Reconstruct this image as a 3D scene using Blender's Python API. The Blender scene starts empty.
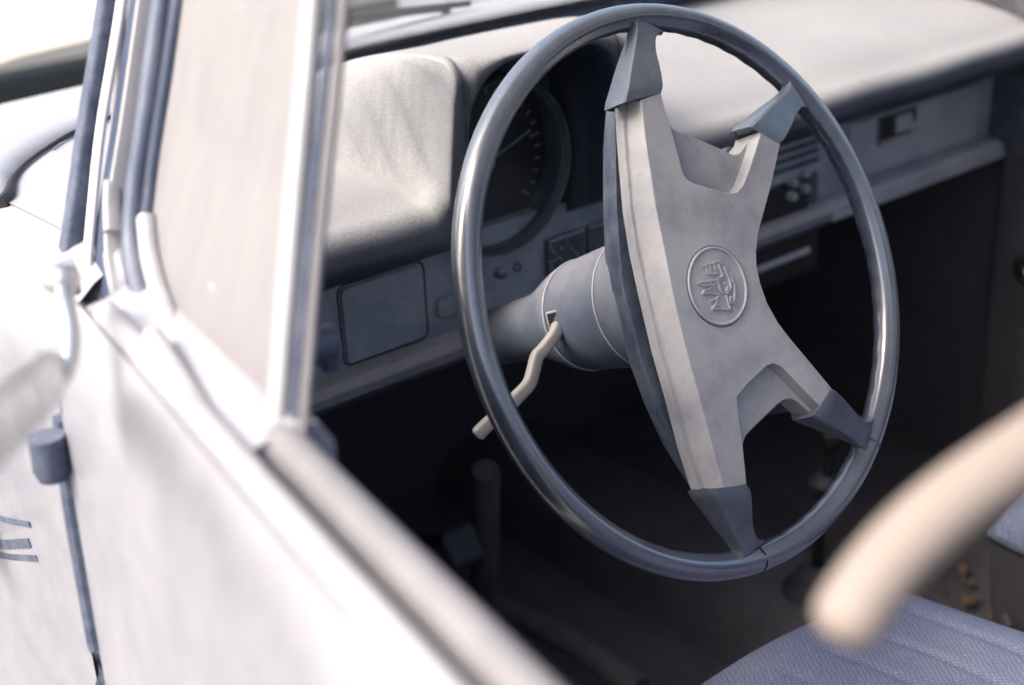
import bpy, bmesh, math, random
from mathutils import Vector, Matrix
random.seed(7)
V = Vector
sc = bpy.context.scene
COL = sc.collection
GZ = 0.95          # height of the steering wheel centre above the ground; the car is laid out round that centre
OFF = V((0, 0, GZ))

# ------------------------------------------------------------------ camera frame (solved from the ellipse of the rim)
AX = V((.7604, .2891, -.5816)); AY = V((-.6481, .2782, -.7090)); AZ = V((-.0432, .9160, .3989))
CAM = V((-.6952, -.6364, .3700))
FPX = 1422.2
def ray(px, py):
    d = V(((px-512)/FPX, (342.5-py)/FPX, -1.0))
    return V((AX.dot(d), AY.dot(d), AZ.dot(d)))
def on(px, py, axis, val):            # point of the line of sight that lies on the plane axis = val
    d = ray(px, py); return CAM + d*((val-CAM[axis])/d[axis])
def onp(px, py, p0, n):
    d = ray(px, py); return CAM + d*((V(p0)-CAM).dot(n)/d.dot(n))
def at(px, py, t): return CAM + ray(px, py)*t

# ------------------------------------------------------------------ object helpers
def link(name, me, m=None, parent=None, smooth=35, label=None):
    o = bpy.data.objects.new(name, me); COL.objects.link(o)
    if m: me.materials.append(m)
    if parent is not None: o.parent = parent
    if smooth:
        me.shade_smooth()
        if smooth < 180: me.set_sharp_from_angle(angle=math.radians(smooth))
    if label: o['label'] = label
    return o
class MB:
    def __init__(s): s.v = []; s.f = []
    def add(s, vs, fs):
        b = len(s.v); s.v += [tuple(v) for v in vs]; s.f += [tuple(b+i for i in f) for f in fs]; return s
    def box(s, c, size, R=None):
        c = V(c); h = V(size)/2; vs = []
        for x in (-1, 1):
            for y in (-1, 1):
                for z in (-1, 1):
                    p = V((x*h.x, y*h.y, z*h.z)); p = R @ p if R else p; vs.append(c+p)
        return s.add(vs, [(0,1,3,2),(4,6,7,5),(0,4,5,1),(2,3,7,6),(0,2,6,4),(1,5,7,3)])
    def build(s, name, m, parent=None, bevel=0, seg=2, smooth=35, label=None, subd=0, z=None):
        me = bpy.data.meshes.new(name)
        me.from_pydata([V(v)+(OFF if z is None else V((0,0,z))) for v in s.v], [], s.f)
        bm = bmesh.new(); bm.from_mesh(me); bmesh.ops.recalc_face_normals(bm, faces=bm.faces); bm.to_mesh(me); bm.free()
        o = link(name, me, m, parent, smooth, label)
        if bevel:
            b = o.modifiers.new('bevel', 'BEVEL'); b.width = bevel; b.segments = seg; b.limit_method = 'ANGLE'; b.angle_limit = math.radians(28)
            b.harden_normals = True
        if subd:
            q = o.modifiers.new('sub', 'SUBSURF'); q.levels = subd; q.render_levels = subd
        return o
def circ(n, r, r2=None, ph=0): return [(r*math.cos(2*math.pi*i/n+ph), (r2 or r)*math.sin(2*math.pi*i/n+ph)) for i in range(n)]
def rrect(w, h, r, k=4):              # rounded rectangle outline
    out = []
    for cx, cy, a0 in ((w/2-r, h/2-r, 0), (-w/2+r, h/2-r, 90), (-w/2+r, -h/2+r, 180), (w/2-r, -h/2+r, 270)):
        for i in range(k+1):
            a = math.radians(a0+90*i/k); out.append((cx+r*math.cos(a), cy+r*math.sin(a)))
    return out
def spline(pts, n=6, closed=False):   # Catmull-Rom
    P = [V(p) for p in pts]; out = []
    m = len(P); rng = m if closed else m-1
    for i in range(rng):
        p1 = P[i]; p2 = P[(i+1) % m]
        p0 = P[(i-1) % m] if (closed or i > 0) else p1*2-p2
        p3 = P[(i+2) % m] if (closed or i+2 < m) else p2*2-p1
        for k in range(n):
            t = k/n; out.append(.5*((2*p1)+(p2-p0)*t+(2*p0-5*p1+4*p2-p3)*t*t+(3*p1-p0-3*p2+p3)*t**3))
    if not closed: out.append(P[-1])
    return out
def sweep(mb, path, prof, up=(0,0,1), closed=False, scale=None, caps=True):
    """prof: list of (a,b); a along side = T x up, b along the corrected up."""
    P = [V(p) for p in path]; n = len(P); m = len(prof); vs = []; fs = []
    for i in range(n):
        if closed: T = P[(i+1) % n]-P[i-1]
        else: T = P[min(i+1, n-1)]-P[max(i-1, 0)]
        T.normalize(); u = V(up); s = T.cross(u)
        if s.length < 1e-4: s = T.cross(V((1,0,0)))
        s.normalize(); u = s.cross(T).normalized()
        k = scale[i] if scale else 1
        k = (k, k) if not isinstance(k, tuple) else k
        for a, b in prof: vs.append(P[i]+s*a*k[0]+u*b*k[1])
    for i in range(n if closed else n-1):
        j = (i+1) % n
        for q in range(m):
            r = (q+1) % m; fs.append((i*m+q, i*m+r, j*m+r, j*m+q))
    if caps and not closed:
        fs.append(tuple(range(m-1, -1, -1))); fs.append(tuple((n-1)*m+q for q in range(m)))
    return mb.add(vs, fs)
def tube(mb, path, r, n=12, **k): return sweep(mb, path, circ(n, r), **k)
def lathe(mb, p0, ax, prof, n=48, caps=True):   # prof: (s, r) along axis
    ax = V(ax).normalized(); a = ax.cross(V((0,0,1)) if abs(ax.z) < .9 else V((1,0,0))).normalized(); b = ax.cross(a)
    vs = []; fs = []; p0 = V(p0)
    for s_, r in prof:
        for i in range(n):
            t = 2*math.pi*i/n; vs.append(p0+ax*s_+(a*math.cos(t)+b*math.sin(t))*r)
    for k in range(len(prof)-1):
        for i in range(n):
            j = (i+1) % n; fs.append((k*n+i, k*n+j, (k+1)*n+j, (k+1)*n+i))
    if caps: fs.append(tuple(range(n))); fs.append(tuple((len(prof)-1)*n+i for i in range(n)))
    return mb.add(vs, fs)
def loft(mb, rings, closed=True, caps=False):
    m = len(rings[0]); vs = [p for r in rings for p in r]; fs = []
    for k in range(len(rings)-1):
        for q in range(m if closed else m-1):
            r = (q+1) % m; fs.append((k*m+q, k*m+r, (k+1)*m+r, (k+1)*m+q))
    if caps: fs.append(tuple(range(m-1, -1, -1))); fs.append(tuple((len(rings)-1)*m+q for q in range(m)))
    return mb.add(vs, fs)
def lerp(pts, x):                     # piecewise linear, pts sorted by first
    if x <= pts[0][0]: return pts[0][1]
    for (a, b), (c, d) in zip(pts, pts[1:]):
        if x <= c: return b+(d-b)*(x-a)/(c-a)
    return pts[-1][1]
def smooth(pts, x):                   # the same through Catmull-Rom tangents
    if x <= pts[0][0]: return pts[0][1]
    n = len(pts)
    for i in range(n-1):
        if x <= pts[i+1][0]:
            (x0, y0_), (x1, y1_) = pts[i], pts[i+1]; h = x1-x0; t = (x-x0)/h
            m0 = (y1_-pts[i-1][1])/(x1-pts[i-1][0]) if i else (y1_-y0_)/h
            m1 = (pts[i+2][1]-y0_)/(pts[i+2][0]-x0) if i+2 < n else (y1_-y0_)/h
            return (2*t**3-3*t*t+1)*y0_+(t**3-2*t*t+t)*h*m0+(-2*t**3+3*t*t)*y1_+(t**3-t*t)*h*m1
    return pts[-1][1]
def sst(a, b, x):
    t = max(0, min(1, (x-a)/(b-a))); return t*t*(3-2*t)
def empty(name, loc, label=None, cat=None, group=None):
    o = bpy.data.objects.new(name, None); COL.objects.link(o); o.location = loc; o.empty_display_size = .1
    tag(o, label, cat, group); return o
def tag(o, label=None, cat=None, group=None, kind=None):
    for k, v in (('label', label), ('category', cat), ('group', group), ('kind', kind)):
        if v: o[k] = v
    return o

# ------------------------------------------------------------------ materials
def mat(name, col, rough=.5, dust=None, dust_up=.0, dust_noise=.0, scale=12, bump=0, bscale=300, metal=0, coat=0, vary=.25,
        spec=.5, lo=.42, hi=.62, stretch=None, rough_dust=.85, bdist=.0006, scuff=0, grain=.28):
    """Base colour with a slow mottling; optional dust layer collecting on upward faces and in patches."""
    m = bpy.data.materials.new(name); m.use_nodes = True; nt = m.node_tree; N = nt.nodes; L = nt.links
    b = N['Principled BSDF']; b.inputs['Roughness'].default_value = rough; b.inputs['Metallic'].default_value = metal
    b.inputs['Coat Weight'].default_value = coat; b.inputs['Coat Roughness'].default_value = .20
    b.inputs['Coat IOR'].default_value = 1.5+.4*(coat == 1); b.inputs['Specular IOR Level'].default_value = spec
    tc = N.new('ShaderNodeTexCoord'); src = tc.outputs['Object']
    if stretch:
        mp = N.new('ShaderNodeMapping'); mp.inputs['Scale'].default_value = stretch; L.new(src, mp.inputs['Vector']); ssrc = mp.outputs[0]
    else: ssrc = src
    n1 = N.new('ShaderNodeTexNoise'); n1.inputs['Scale'].default_value = scale; n1.inputs['Detail'].default_value = 7; n1.inputs['Roughness'].default_value = .62
    L.new(ssrc, n1.inputs['Vector'])
    mx = N.new('ShaderNodeMix'); mx.data_type = 'RGBA'
    mx.inputs['A'].default_value = (*[c*(1-vary) for c in col], 1); mx.inputs['B'].default_value = (*[min(1, c*(1+vary)) for c in col], 1)
    L.new(n1.outputs['Fac'], mx.inputs['Factor']); out = mx.outputs['Result']
    if dust:
        n2 = N.new('ShaderNodeTexNoise'); n2.inputs['Scale'].default_value = scale*2.3; n2.inputs['Detail'].default_value = 8; n2.inputs['Roughness'].default_value = .68
        L.new(ssrc, n2.inputs['Vector'])
        ge = N.new('ShaderNodeNewGeometry'); sp = N.new('ShaderNodeSeparateXYZ'); L.new(ge.outputs['Normal'], sp.inputs[0])
        mr = N.new('ShaderNodeMapRange'); mr.inputs['From Min'].default_value = -.1; mr.inputs['From Max'].default_value = .9
        mr.inputs['To Max'].default_value = dust_up; L.new(sp.outputs['Z'], mr.inputs['Value'])
        m2 = N.new('ShaderNodeMapRange'); m2.inputs['From Min'].default_value = lo; m2.inputs['From Max'].default_value = hi
        m2.inputs['To Max'].default_value = dust_noise; L.new(n2.outputs['Fac'], m2.inputs['Value'])
        n3 = N.new('ShaderNodeTexNoise'); n3.inputs['Scale'].default_value = 900; n3.inputs['Detail'].default_value = 2; L.new(src, n3.inputs['Vector'])
        m3 = N.new('ShaderNodeMapRange'); m3.inputs['From Min'].default_value = .3; m3.inputs['From Max'].default_value = .7
        m3.inputs['To Min'].default_value = 1-grain*1.35; m3.inputs['To Max'].default_value = 1+grain*.65; L.new(n3.outputs['Fac'], m3.inputs['Value'])
        ad = N.new('ShaderNodeMath'); ad.operation = 'ADD'; L.new(mr.outputs[0], ad.inputs[0]); L.new(m2.outputs[0], ad.inputs[1])
        mu = N.new('ShaderNodeMath'); mu.operation = 'MULTIPLY'; mu.use_clamp = True; L.new(ad.outputs[0], mu.inputs[0]); L.new(m3.outputs[0], mu.inputs[1])
        mm = N.new('ShaderNodeMix'); mm.data_type = 'RGBA'; mm.inputs['B'].default_value = (*dust, 1)
        L.new(mu.outputs[0], mm.inputs['Factor']); L.new(out, mm.inputs['A']); out = mm.outputs['Result']
        rr = N.new('ShaderNodeMapRange'); rr.inputs['To Min'].default_value = rough; rr.inputs['To Max'].default_value = rough_dust
        L.new(mu.outputs[0], rr.inputs['Value']); L.new(rr.outputs[0], b.inputs['Roughness'])
    if scuff:
        n4 = N.new('ShaderNodeTexNoise'); n4.inputs['Scale'].default_value = 45; n4.inputs['Detail'].default_value = 10; n4.inputs['Roughness'].default_value = .8
        L.new(src, n4.inputs['Vector'])
        m4 = N.new('ShaderNodeMapRange'); m4.inputs['From Min'].default_value = .60; m4.inputs['From Max'].default_value = .70; m4.inputs['To Max'].default_value = scuff
        L.new(n4.outputs['Fac'], m4.inputs['Value'])
        m5 = N.new('ShaderNodeMix'); m5.data_type = 'RGBA'; m5.inputs['B'].default_value = (.42, .42, .44, 1)
        L.new(m4.outputs[0], m5.inputs['Factor']); L.new(out, m5.inputs['A']); out = m5.outputs['Result']
    L.new(out, b.inputs['Base Color'])
    if bump:
        nb = N.new('ShaderNodeTexNoise'); nb.inputs['Scale'].default_value = bscale; nb.inputs['Detail'].default_value = 4; L.new(src, nb.inputs['Vector'])
        bp = N.new('ShaderNodeBump'); bp.inputs['Strength'].default_value = bump; bp.inputs['Distance'].default_value = bdist
        L.new(nb.outputs['Fac'], bp.inputs['Height']); L.new(bp.outputs[0], b.inputs['Normal'])
    return m
DUST = (.46, .42, .40)
M = {}
M['rim'] = mat('rim_plastic', (.010, .017, .038), .26, (.30, .33, .40), .20, .22, 9, .10, 500, coat=1, spec=.9, vary=.2, rough_dust=.6, lo=.30, hi=.85)
M['cap'] = mat('cap_plastic', (.026, .036, .060), .34, (.29, .31, .355), .22, .40, 14, .12, 500, coat=.5, spec=.6, vary=.2, rough_dust=.6, lo=.30, hi=.85)
M['pad'] = mat('dusty_horn_pad', (.20, .21, .24), .6, (.41, .40, .405), .25, .85, 7, .25, 900, vary=.10, lo=.32, hi=.58, grain=.12, scuff=.25)
M['plate'] = mat('grained_backing', (.030, .045, .080), .5, (.16, .175, .215), .40, .40, 20, .9, 700, vary=.35)
M['shroud'] = mat('dusty_column_plastic', (.045, .068, .125), .42, (.22, .215, .225), .45, .50, 13, .3, 500, vary=.2, lo=.28, hi=.72, scuff=.15)
M['vinyl'] = mat('dash_vinyl', (.014, .024, .045), .5, (.29, .283, .285), 1.0, .12, 5, .6, 700, vary=.3, lo=.45, hi=.7, scuff=.22)
M['panel'] = mat('dash_panel', (.18, .21, .255), .5, (.42, .44, .47), .15, .45, 8, .4, 900, vary=.25)
M['panel2'] = mat('dark_panel_relief', (.035, .047, .065), .5, (.20, .22, .25), .15, .25, 8, .3, 900)
M['lightpanel'] = mat('grey_panel', (.28, .29, .33), .45, (.50, .50, .52), .3, .4, 8, .2, 900)
M['rail'] = mat('padded_rail', (.04, .056, .085), .45, (.50, .47, .46), .8, .15, 10, .4, 700)
M['black'] = mat('black_plastic', (.008, .008, .010), .6, vary=.3)
M['void'] = mat('black_felt', (.070, .066, .080), .95, vary=.3, scale=30, bump=.4, bscale=200)
M['carpet'] = mat('dirty_carpet', (.072, .071, .086), .95, (.12, .11, .12), .25, .5, 9, 1, 260, vary=.5, bdist=.003)
M['doortrim'] = mat('black_door_trim', (.07, .067, .078), .7, vary=.4, scale=14, bump=.4, bscale=120)
M['chrome'] = mat('dull_chrome', (.55, .56, .58), .25, (.3, .28, .26), .1, .35, 25, metal=1, vary=.15)
M['ivory'] = mat('ivory_plastic', (.31, .29, .27), .5, vary=.08, scale=30)
M['paint'] = mat('pale_car_paint', (.135, .148, .185), .42, (.265, .268, .292), .95, .45, 12, coat=.25, vary=.12, lo=.35, hi=.70, rough_dust=.7, scuff=.25)  # dust on upward faces also carries their sunlit white, put into the colour
M['jamb'] = mat('door_edge_paint', (.11, .14, .19), .4, (.34, .34, .36), .2, .4, 18, vary=.3)
M['frame'] = mat('anodised_frame', (.030, .047, .088), .5, (.30, .31, .35), .25, .20, 15, metal=.35, vary=.2, stretch=(1, 1, .2))
M['whiteframe'] = mat('white_frame_trim', (.32, .32, .335), .4, (.23, .22, .22), .1, .35, 20, coat=.3, vary=.05)
M['rubber'] = mat('weathered_rubber', (.030, .042, .080), .8, (.18, .21, .27), .2, .3, 25, .5, 300, vary=.3)
M['sill'] = mat('faded_window_seal', (.125, .125, .138), .6, (.21, .205, .21), .4, .3, 16, .3, 300, vary=.15)
M['beige'] = mat('beige_webbing', (.20, .17, .15), .7, vary=.06, scale=14)
M['crest'] = mat('rubbed_lit_crest', (.36, .36, .39), .5, vary=.12, scale=60)  # paler than the pad: dust-rubbed edges plus relief highlights put into the colour
M['pedal'] = mat('pedal_rubber', (.032, .036, .048), .7)
M['gutter'] = mat('white_lit_gutter', (.72, .70, .72), .5, vary=.05)  # lighter copy of the white trim, brightened in colour against its shade
M['shadeframe'] = mat('shaded_blue_frame', (.014, .027, .062), .8, (.10, .13, .19), .0, .2, 15, vary=.2, stretch=(1, 1, .2))  # darker copy of the frame metal, its shade put into the colour
M['shaded_grille'] = mat('shaded_green_grille', (.014, .019, .018), .6, vary=.4, scale=8)  # front of the parked car, its shade put into the dark green
M['leaf'] = mat('dry_leaf', (.17, .095, .06), .8, vary=.4, scale=60)
M['cream'] = mat('cream_paint', (.50, .46, .38), .4, vary=.04)
M['tyre'] = mat('tyre_rubber', (.02, .02, .02), .8)
M['liner'] = mat('pale_bounce_liner', (.66, .65, .63), .9, vary=.05)  # unseen roof lining, added pale to bounce fill onto the wheel pad
M['reartrim'] = mat('grey_bounce_trim', (.34, .34, .36), .85, vary=.15)  # unseen rear cabin trim, added light to bounce fill forward

def seat_mat():
    m = mat('blue_woven_fabric', (.165, .190, .315), .92, (.35, .355, .42), .14, .30, 7, vary=.12, lo=.40, hi=.66)
    nt = m.node_tree; N = nt.nodes; L = nt.links; b = N['Principled BSDF']
    tc = N.new('ShaderNodeTexCoord')
    hs = []
    for rot, sc_ in ((math.radians(38), 88), (math.radians(-35), 104)):
        mp = N.new('ShaderNodeMapping'); mp.inputs['Rotation'].default_value = (0, 0, rot); L.new(tc.outputs['Object'], mp.inputs['Vector'])
        w = N.new('ShaderNodeTexWave'); w.inputs['Scale'].default_value = sc_; w.inputs['Distortion'].default_value = 5; w.inputs['Detail'].default_value = 3; w.inputs['Detail Scale'].default_value = 2
        L.new(mp.outputs[0], w.inputs['Vector']); hs.append(w)
    mu = N.new('ShaderNodeMath'); mu.operation = 'MULTIPLY'; L.new(hs[0].outputs['Fac'], mu.inputs[0]); L.new(hs[1].outputs['Fac'], mu.inputs[1])
    bp = N.new('ShaderNodeBump'); bp.inputs['Strength'].default_value = .6; bp.inputs['Distance'].default_value = .0008
    L.new(mu.outputs[0], bp.inputs['Height']); L.new(bp.outputs[0], b.inputs['Normal'])
    src = b.inputs['Base Color'].links[0].from_socket
    mr = N.new('ShaderNodeMapRange'); mr.inputs['To Min'].default_value = .80; mr.inputs['To Max'].default_value = 1.35
    L.new(mu.outputs[0], mr.inputs['Value'])
    vm = N.new('ShaderNodeVectorMath'); vm.operation = 'SCALE'; L.new(src, vm.inputs[0]); L.new(mr.outputs[0], vm.inputs['Scale'])
    L.new(vm.outputs[0], b.inputs['Base Color']); return m
M['seat'] = seat_mat()

def glass(name, haze=0.0, hazecol=(.8, .8, .82), gloss=.05, rough=.02):
    m = bpy.data.materials.new(name); m.use_nodes = True; nt = m.node_tree; N = nt.nodes; L = nt.links; N.clear()
    out = N.new('ShaderNodeOutputMaterial'); tr = N.new('ShaderNodeBsdfTransparent'); tr.inputs[0].default_value = (.94, .97, .97, 1)
    gl = N.new('ShaderNodeBsdfGlossy'); gl.inputs['Roughness'].default_value = rough
    lw = N.new('ShaderNodeLayerWeight'); lw.inputs[0].default_value = .5; pw = N.new('ShaderNodeMath'); pw.operation = 'POWER'; pw.inputs[1].default_value = 4; L.new(lw.outputs['Facing'], pw.inputs[0]); fr = N.new('ShaderNodeMapRange'); fr.inputs['To Min'].default_value = gloss; fr.inputs['To Max'].default_value = .9; L.new(pw.outputs[0], fr.inputs['Value'])
    m1 = N.new('ShaderNodeMixShader'); L.new(fr.outputs[0], m1.inputs[0]); L.new(tr.outputs[0], m1.inputs[1]); L.new(gl.outputs[0], m1.inputs[2])
    last = m1
    if haze:
        df = N.new('ShaderNodeBsdfDiffuse'); df.inputs[0].default_value = (*hazecol, 1)
        tl = N.new('ShaderNodeBsdfTranslucent'); tl.inputs[0].default_value = (*hazecol, 1)
        md = N.new('ShaderNodeMixShader'); md.inputs[0].default_value = .5; L.new(df.outputs[0], md.inputs[1]); L.new(tl.outputs[0], md.inputs[2])
        tc = N.new('ShaderNodeTexCoord'); mp = N.new('ShaderNodeMapping'); mp.inputs['Scale'].default_value = (12, 12, 1.2); mp.inputs['Rotation'].default_value = (-.35, 0, 0)  # tall streaks in the haze, painted as the vent glass's soft reflections
        L.new(tc.outputs['Object'], mp.inputs[0]); n = N.new('ShaderNodeTexNoise'); n.inputs['Scale'].default_value = 4; n.inputs['Detail'].default_value = 6
        L.new(mp.outputs[0], n.inputs['Vector']); mr = N.new('ShaderNodeMapRange'); mr.inputs['From Min'].default_value = .3; mr.inputs['From Max'].default_value = .7
        mr.inputs['To Min'].default_value = haze*.92; mr.inputs['To Max'].default_value = min(1, haze*1.08); L.new(n.outputs['Fac'], mr.inputs['Value'])
        m2 = N.new('ShaderNodeMixShader'); L.new(mr.outputs[0], m2.inputs[0]); L.new(m1.outputs[0], m2.inputs[1]); L.new(md.outputs[0], m2.inputs[2]); last = m2
    L.new(last.outputs[0], out.inputs['Surface']); return m
M['glass'] = glass('clear_glass', .03)
M['ventglass'] = glass('dusty_sky_glass', .86, (.38, .375, .395))  # dust and the sky's reflection together, painted as one pale haze
M['gaugeglass'] = glass('gauge_glass', .012, (.45, .42, .40), gloss=.02, rough=.08)

# ------------------------------------------------------------------ ground
def ground():
    m = mat('pale_gravel_ground', (.30, .29, .27), .95, vary=.2, scale=3, bump=.6, bscale=60, bdist=.01)
    mb = MB(); n = 24; S = 150
    vs = [(-S+2*S*i/n, -S+2*S*j/n, 0) for i in range(n+1) for j in range(n+1)]
    fs = [(i*(n+1)+j, (i+1)*(n+1)+j, (i+1)*(n+1)+j+1, i*(n+1)+j+1) for i in range(n) for j in range(n)]
    mb.add(vs, fs); o = mb.build('ground', m, z=0, smooth=0); o['kind'] = 'structure'
ground()

car = empty('car', (0, 0, 0), 'old white car with dusty blue black cabin, seen through its open driver window', 'car')

# ================================================================== STEERING WHEEL
A = math.radians(25)
EU = V((1, 0, 0)); EV = V((0, math.sin(A), math.cos(A))); EN = V((0, -math.cos(A), math.sin(A)))
def WP(u, v, h): return EU*u+EV*v+EN*h
def UV(px, py, h):
    p = onp(px, py, EN*h, EN); return (p.dot(EU), p.dot(EV))
def WX(px, py, h): return onp(px, py, EN*h, EN)
def part_empty(name, parent, label=None):
    o = bpy.data.objects.new(name, None); COL.objects.link(o); o.parent = parent; o.empty_display_size = .05
    if label: o['label'] = label
    return o
wheel = part_empty('steering_wheel', car)
# rim: slightly oval section with a parting ridge on its inner front, finger scallops at the inner back
def rim():
    mb = MB(); n = 360; R = .1955; m = 28; vs = []; fs = []
    for i in range(n):
        t = 2*math.pi*i/n; d = EU*math.cos(t)+EV*math.sin(t)
        for k in range(m):
            p = 2*math.pi*k/m; a, b = math.cos(p), math.sin(p)          # a outwards, b towards the driver
            r = .0094
            if k in (m//2-4,): r *= .93                                  # fine groove at the inner front
            if k in (m//2-6, m//2-7): r *= 1.05
            if a < .2 and b < .1: r += .0005*(.5+.5*math.cos(t*58+.7*math.sin(t*5)))*min(1, (.2-a))
            vs.append(d*(R+a*r*1.0)+EN*(b*r*1.08))
    for i in range(n):
        j = (i+1) % n
        for k in range(m):
            q = (k+1) % m; fs.append((i*m+k, i*m+q, j*m+q, j*m+k))
    mb.add(vs, fs); return mb.build('rim', M['rim'], wheel, smooth=50)
rim()
# horn pad outline: list of (px, py, is_left_bevel_index)
FACE = [(661,92),(666,112),(674,138),(679,156),(683,172),(687,179),(694,183),(714,189.5),(730,193),(737,192),(743,185),(749,170),(755,152),
        (761,131),(768,131),(781,142),(777,160),(772,183),(765,209),(758.5,233),(756.5,252),(757,266),(760.5,283),(767.5,303),(778.4,322.7),(790,338),
        (811,363),(831.7,388),(832.8,395),(826,411),(818,404),(804,390),(786,371),(780,366),(773.6,363.5),(767,366),(750,382),(737,397),(738.5,412),(741,430),
        (743.5,450),(745,465),(747,484.6),(724,489)]
CREASE = [(712,445),(699,395),(686,349),(673,294),(664.5,250),(656,209),(645,137),(641,100)]
OUTER  = [(704,489),(690,445),(677,395),(664,349),(651,294),(641.5,250),(635,209),(629,140),(627,101)]
def horn_pad():
    top = [UV(x, y, .020) for x, y in FACE] + [UV(x, y, .020) for x, y in CREASE]
    nF = len(FACE)
    mid = [UV(x, y, .020) for x, y in FACE[:-1]] + [UV(x, y, .006) for x, y in OUTER]
    # the two right corners of the tips at top and bottom follow the bevel
    def lvl(pts, h, dl=0, inn=0):
        out = []
        for i, (u, v) in enumerate(pts):
            if i >= nF-1: out.append(WP(u+dl, v, h))
            else: out.append(WP(u, v, h))
        return out
    rings = [lvl(top, .020), lvl(mid, .006), lvl(mid, .0046, .0018), lvl(mid, .0030, .0018), lvl(mid, .0022, -.0012), lvl(mid, -.0068, -.0008)]
    mb = MB(); loft(mb, rings, caps=True)
    # triangulate-friendly: big n-gons are fine for a planar face
    return mb.build('horn_pad', M['pad'], wheel, bevel=.0016, seg=3, smooth=30)
horn_pad()
def prism(name, poly, h0, h1, m, parent, bevel=.001, label=None, hh=None):
    mb = MB(); loft(mb, [[WP(u, v, h0) for u, v in poly], [WP(u, v, h1) for u, v in poly]], caps=True)
    return mb.build(name, m, parent, bevel=bevel, smooth=30, label=label)
def web(pts, h):
    mb = MB(); sp = [UV(x, y, h) for x, y in pts]
    loft(mb, [[WP(u, v, h) for u, v in sp], [WP(u, v, -.008) for u, v in sp]], caps=True)
    mb.build('pad_web', M['pad'], wheel, bevel=.001, smooth=30)
web([(668,124),(675.4,130),(700,139.5),(721,148.7),(728,152.5),(734,154.5),(739,153.5),(743,149),(752,137),(762,140),(756,200),(700,200),(680,178)], .009)
web([(735,452),(743,452),(743.5,443),(746,436),(752,429.5),(766,416),(779,403.5),(784,400),(791,398.7),(797,401.5),(815,418),(828,404),(782,358),(768,358),(728,390)], .009)
# backing plate, a layer apart behind the pad, deeper towards the hub
TEDGE = [(615,111),(615.5,150),(616.6,209),(619,244),(623.5,287.6),(634.5,331),(642,362),(657.5,403.5),(677,445),(694,487)]
SIL   = [(606,111),(603,150),(603,209),(604.5,250),(608,290),(620,335),(629,362),(644,403.5),(663,445),(690,487)]
def backing():
    h0 = -.0125
    left_t = [UV(x, y, h0) for x, y in TEDGE]
    deps = [.016, .020, .026, .030, .033, .033, .031, .029, .022, .016]
    left_b = [UV(x, y, h0-d) for (x, y), d in zip(SIL, deps)]
    right = [UV(x, y, .020) for x, y in FACE[:42]][::-1]         # same X outline on the far side, run from bottom to top
    right = [(u*.97-.001, v*.97) for u, v in right]
    def dep(v): return lerp([(-.14, .016), (-.06, .028), (0, .033), (.05, .028), (.14, .016)], v)
    top = [WP(u, v, h0) for u, v in left_t] + [WP(u, v, h0) for u, v in right]
    m2 = [WP(u+.0005, v, h0-.004) for u, v in left_t] + [WP(u, v, h0-.004) for u, v in right]
    bot = [WP(u, v, h0-d) for (u, v), d in zip(left_b, deps)] + [WP(u, v, h0-dep(v)) for u, v in right]
    b2 = [WP(u*.86, v*.97, h0-d-.003) for (u, v), d in zip(left_b, deps)] + [WP(u*.9, v*.97, h0-dep(v)-.003) for u, v in right]
    mid = [a.lerp(b, .55)+V((-.0015, 0, 0)) for a, b in zip(top, bot)]
    mb = MB(); loft(mb, [top, m2, mid, bot, b2], caps=True)
    mb.build('backing_plate', M['plate'], wheel, bevel=.0012, smooth=40)
backing()
mb = MB()                                                          # dark bolts and frame seen in the gap between pad and plate
for v in (-.11, -.07, -.03, .01, .05, .09):
    lathe(mb, WP(-.022-.03*abs(v), v, -.0135), EN, [(0, .004), (.006, .004)], 12)
sp = [UV(x, y, .020) for x, y in FACE]+[UV(x, y, .020) for x, y in CREASE]
loft(mb, [[WP(u*.93+.001, v*.96, -.0072) for u, v in sp], [WP(u*.93+.001, v*.96, -.0122) for u, v in sp]], caps=True)
mb.build('spring_frame', M['black'], wheel, smooth=30)
# spoke sleeves
SLEEVE = [(-.0145,.0000),(-.0148,.004),(-.0144,.008),(-.0132,.0172),(-.0118,.0190),(.0118,.0190),(.0132,.0172),(.0144,.008),(.0148,.004),(.0145,.0000),(.0100,-.0050),(-.0100,-.0050)]
def cap_(e1, e2, rimpt):
    """e1, e2: the two ends of the sleeve's front lip at the pad; the section turns square to the spoke on its way to the rim"""
    p = V((*UV(*e1, .019), 0)); q = V((*UV(*e2, .019), 0)); a = (p+q)/2; b = V((*rimpt, 0)); d = (b-a).normalized(); s1 = V((-d.y, d.x, 0)); s0 = (q-p).normalized()
    if s0.dot(s1) < 0: s0 = -s0
    Ltot = (b-a).length; k0 = (q-p).length/2/.0118
    mb = MB(); rings = []
    T_ = spline([(-.07, 1.0, 1.02), (.02, 1.02, 1.03), (.12, .96, .99), (.28, .88, .88), (.45, .80, .75), (.62, .72, .60), (.78, .68, .50), (.88, .74, .45), (.95, .95, .39), (1.0, 1.25, .32)], 4)
    for f, kw, kh in [(-.02, .80, .82), (-.07, .90, .96)]+[tuple(v) for v in T_]:
        c = a+d*(Ltot*f); t = sst(-.05, .9, f); s_ = s0.lerp(s1, t).normalized(); k = k0*(1-t)+t
        rings.append([WP(c.x+s_.x*w*kw*k, c.y+s_.y*w*kw*k, h*kh+.001) for w, h in SLEEVE])
    loft(mb, rings, caps=True)
    mb.build('spoke_sleeve', M['cap'], wheel, bevel=.0034, seg=5, smooth=80)
def onrim(px, py, h=.0, R=.190):
    u, v = UV(px, py, h); k = R/math.hypot(u, v); return (u*k, v*k)
cap_((626,97), (660.5,88), onrim(640,24))
cap_((754,124.5), (781,140.5), onrim(795,91))
cap_((833.5,392), (817,417), onrim(872,446))
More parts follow.
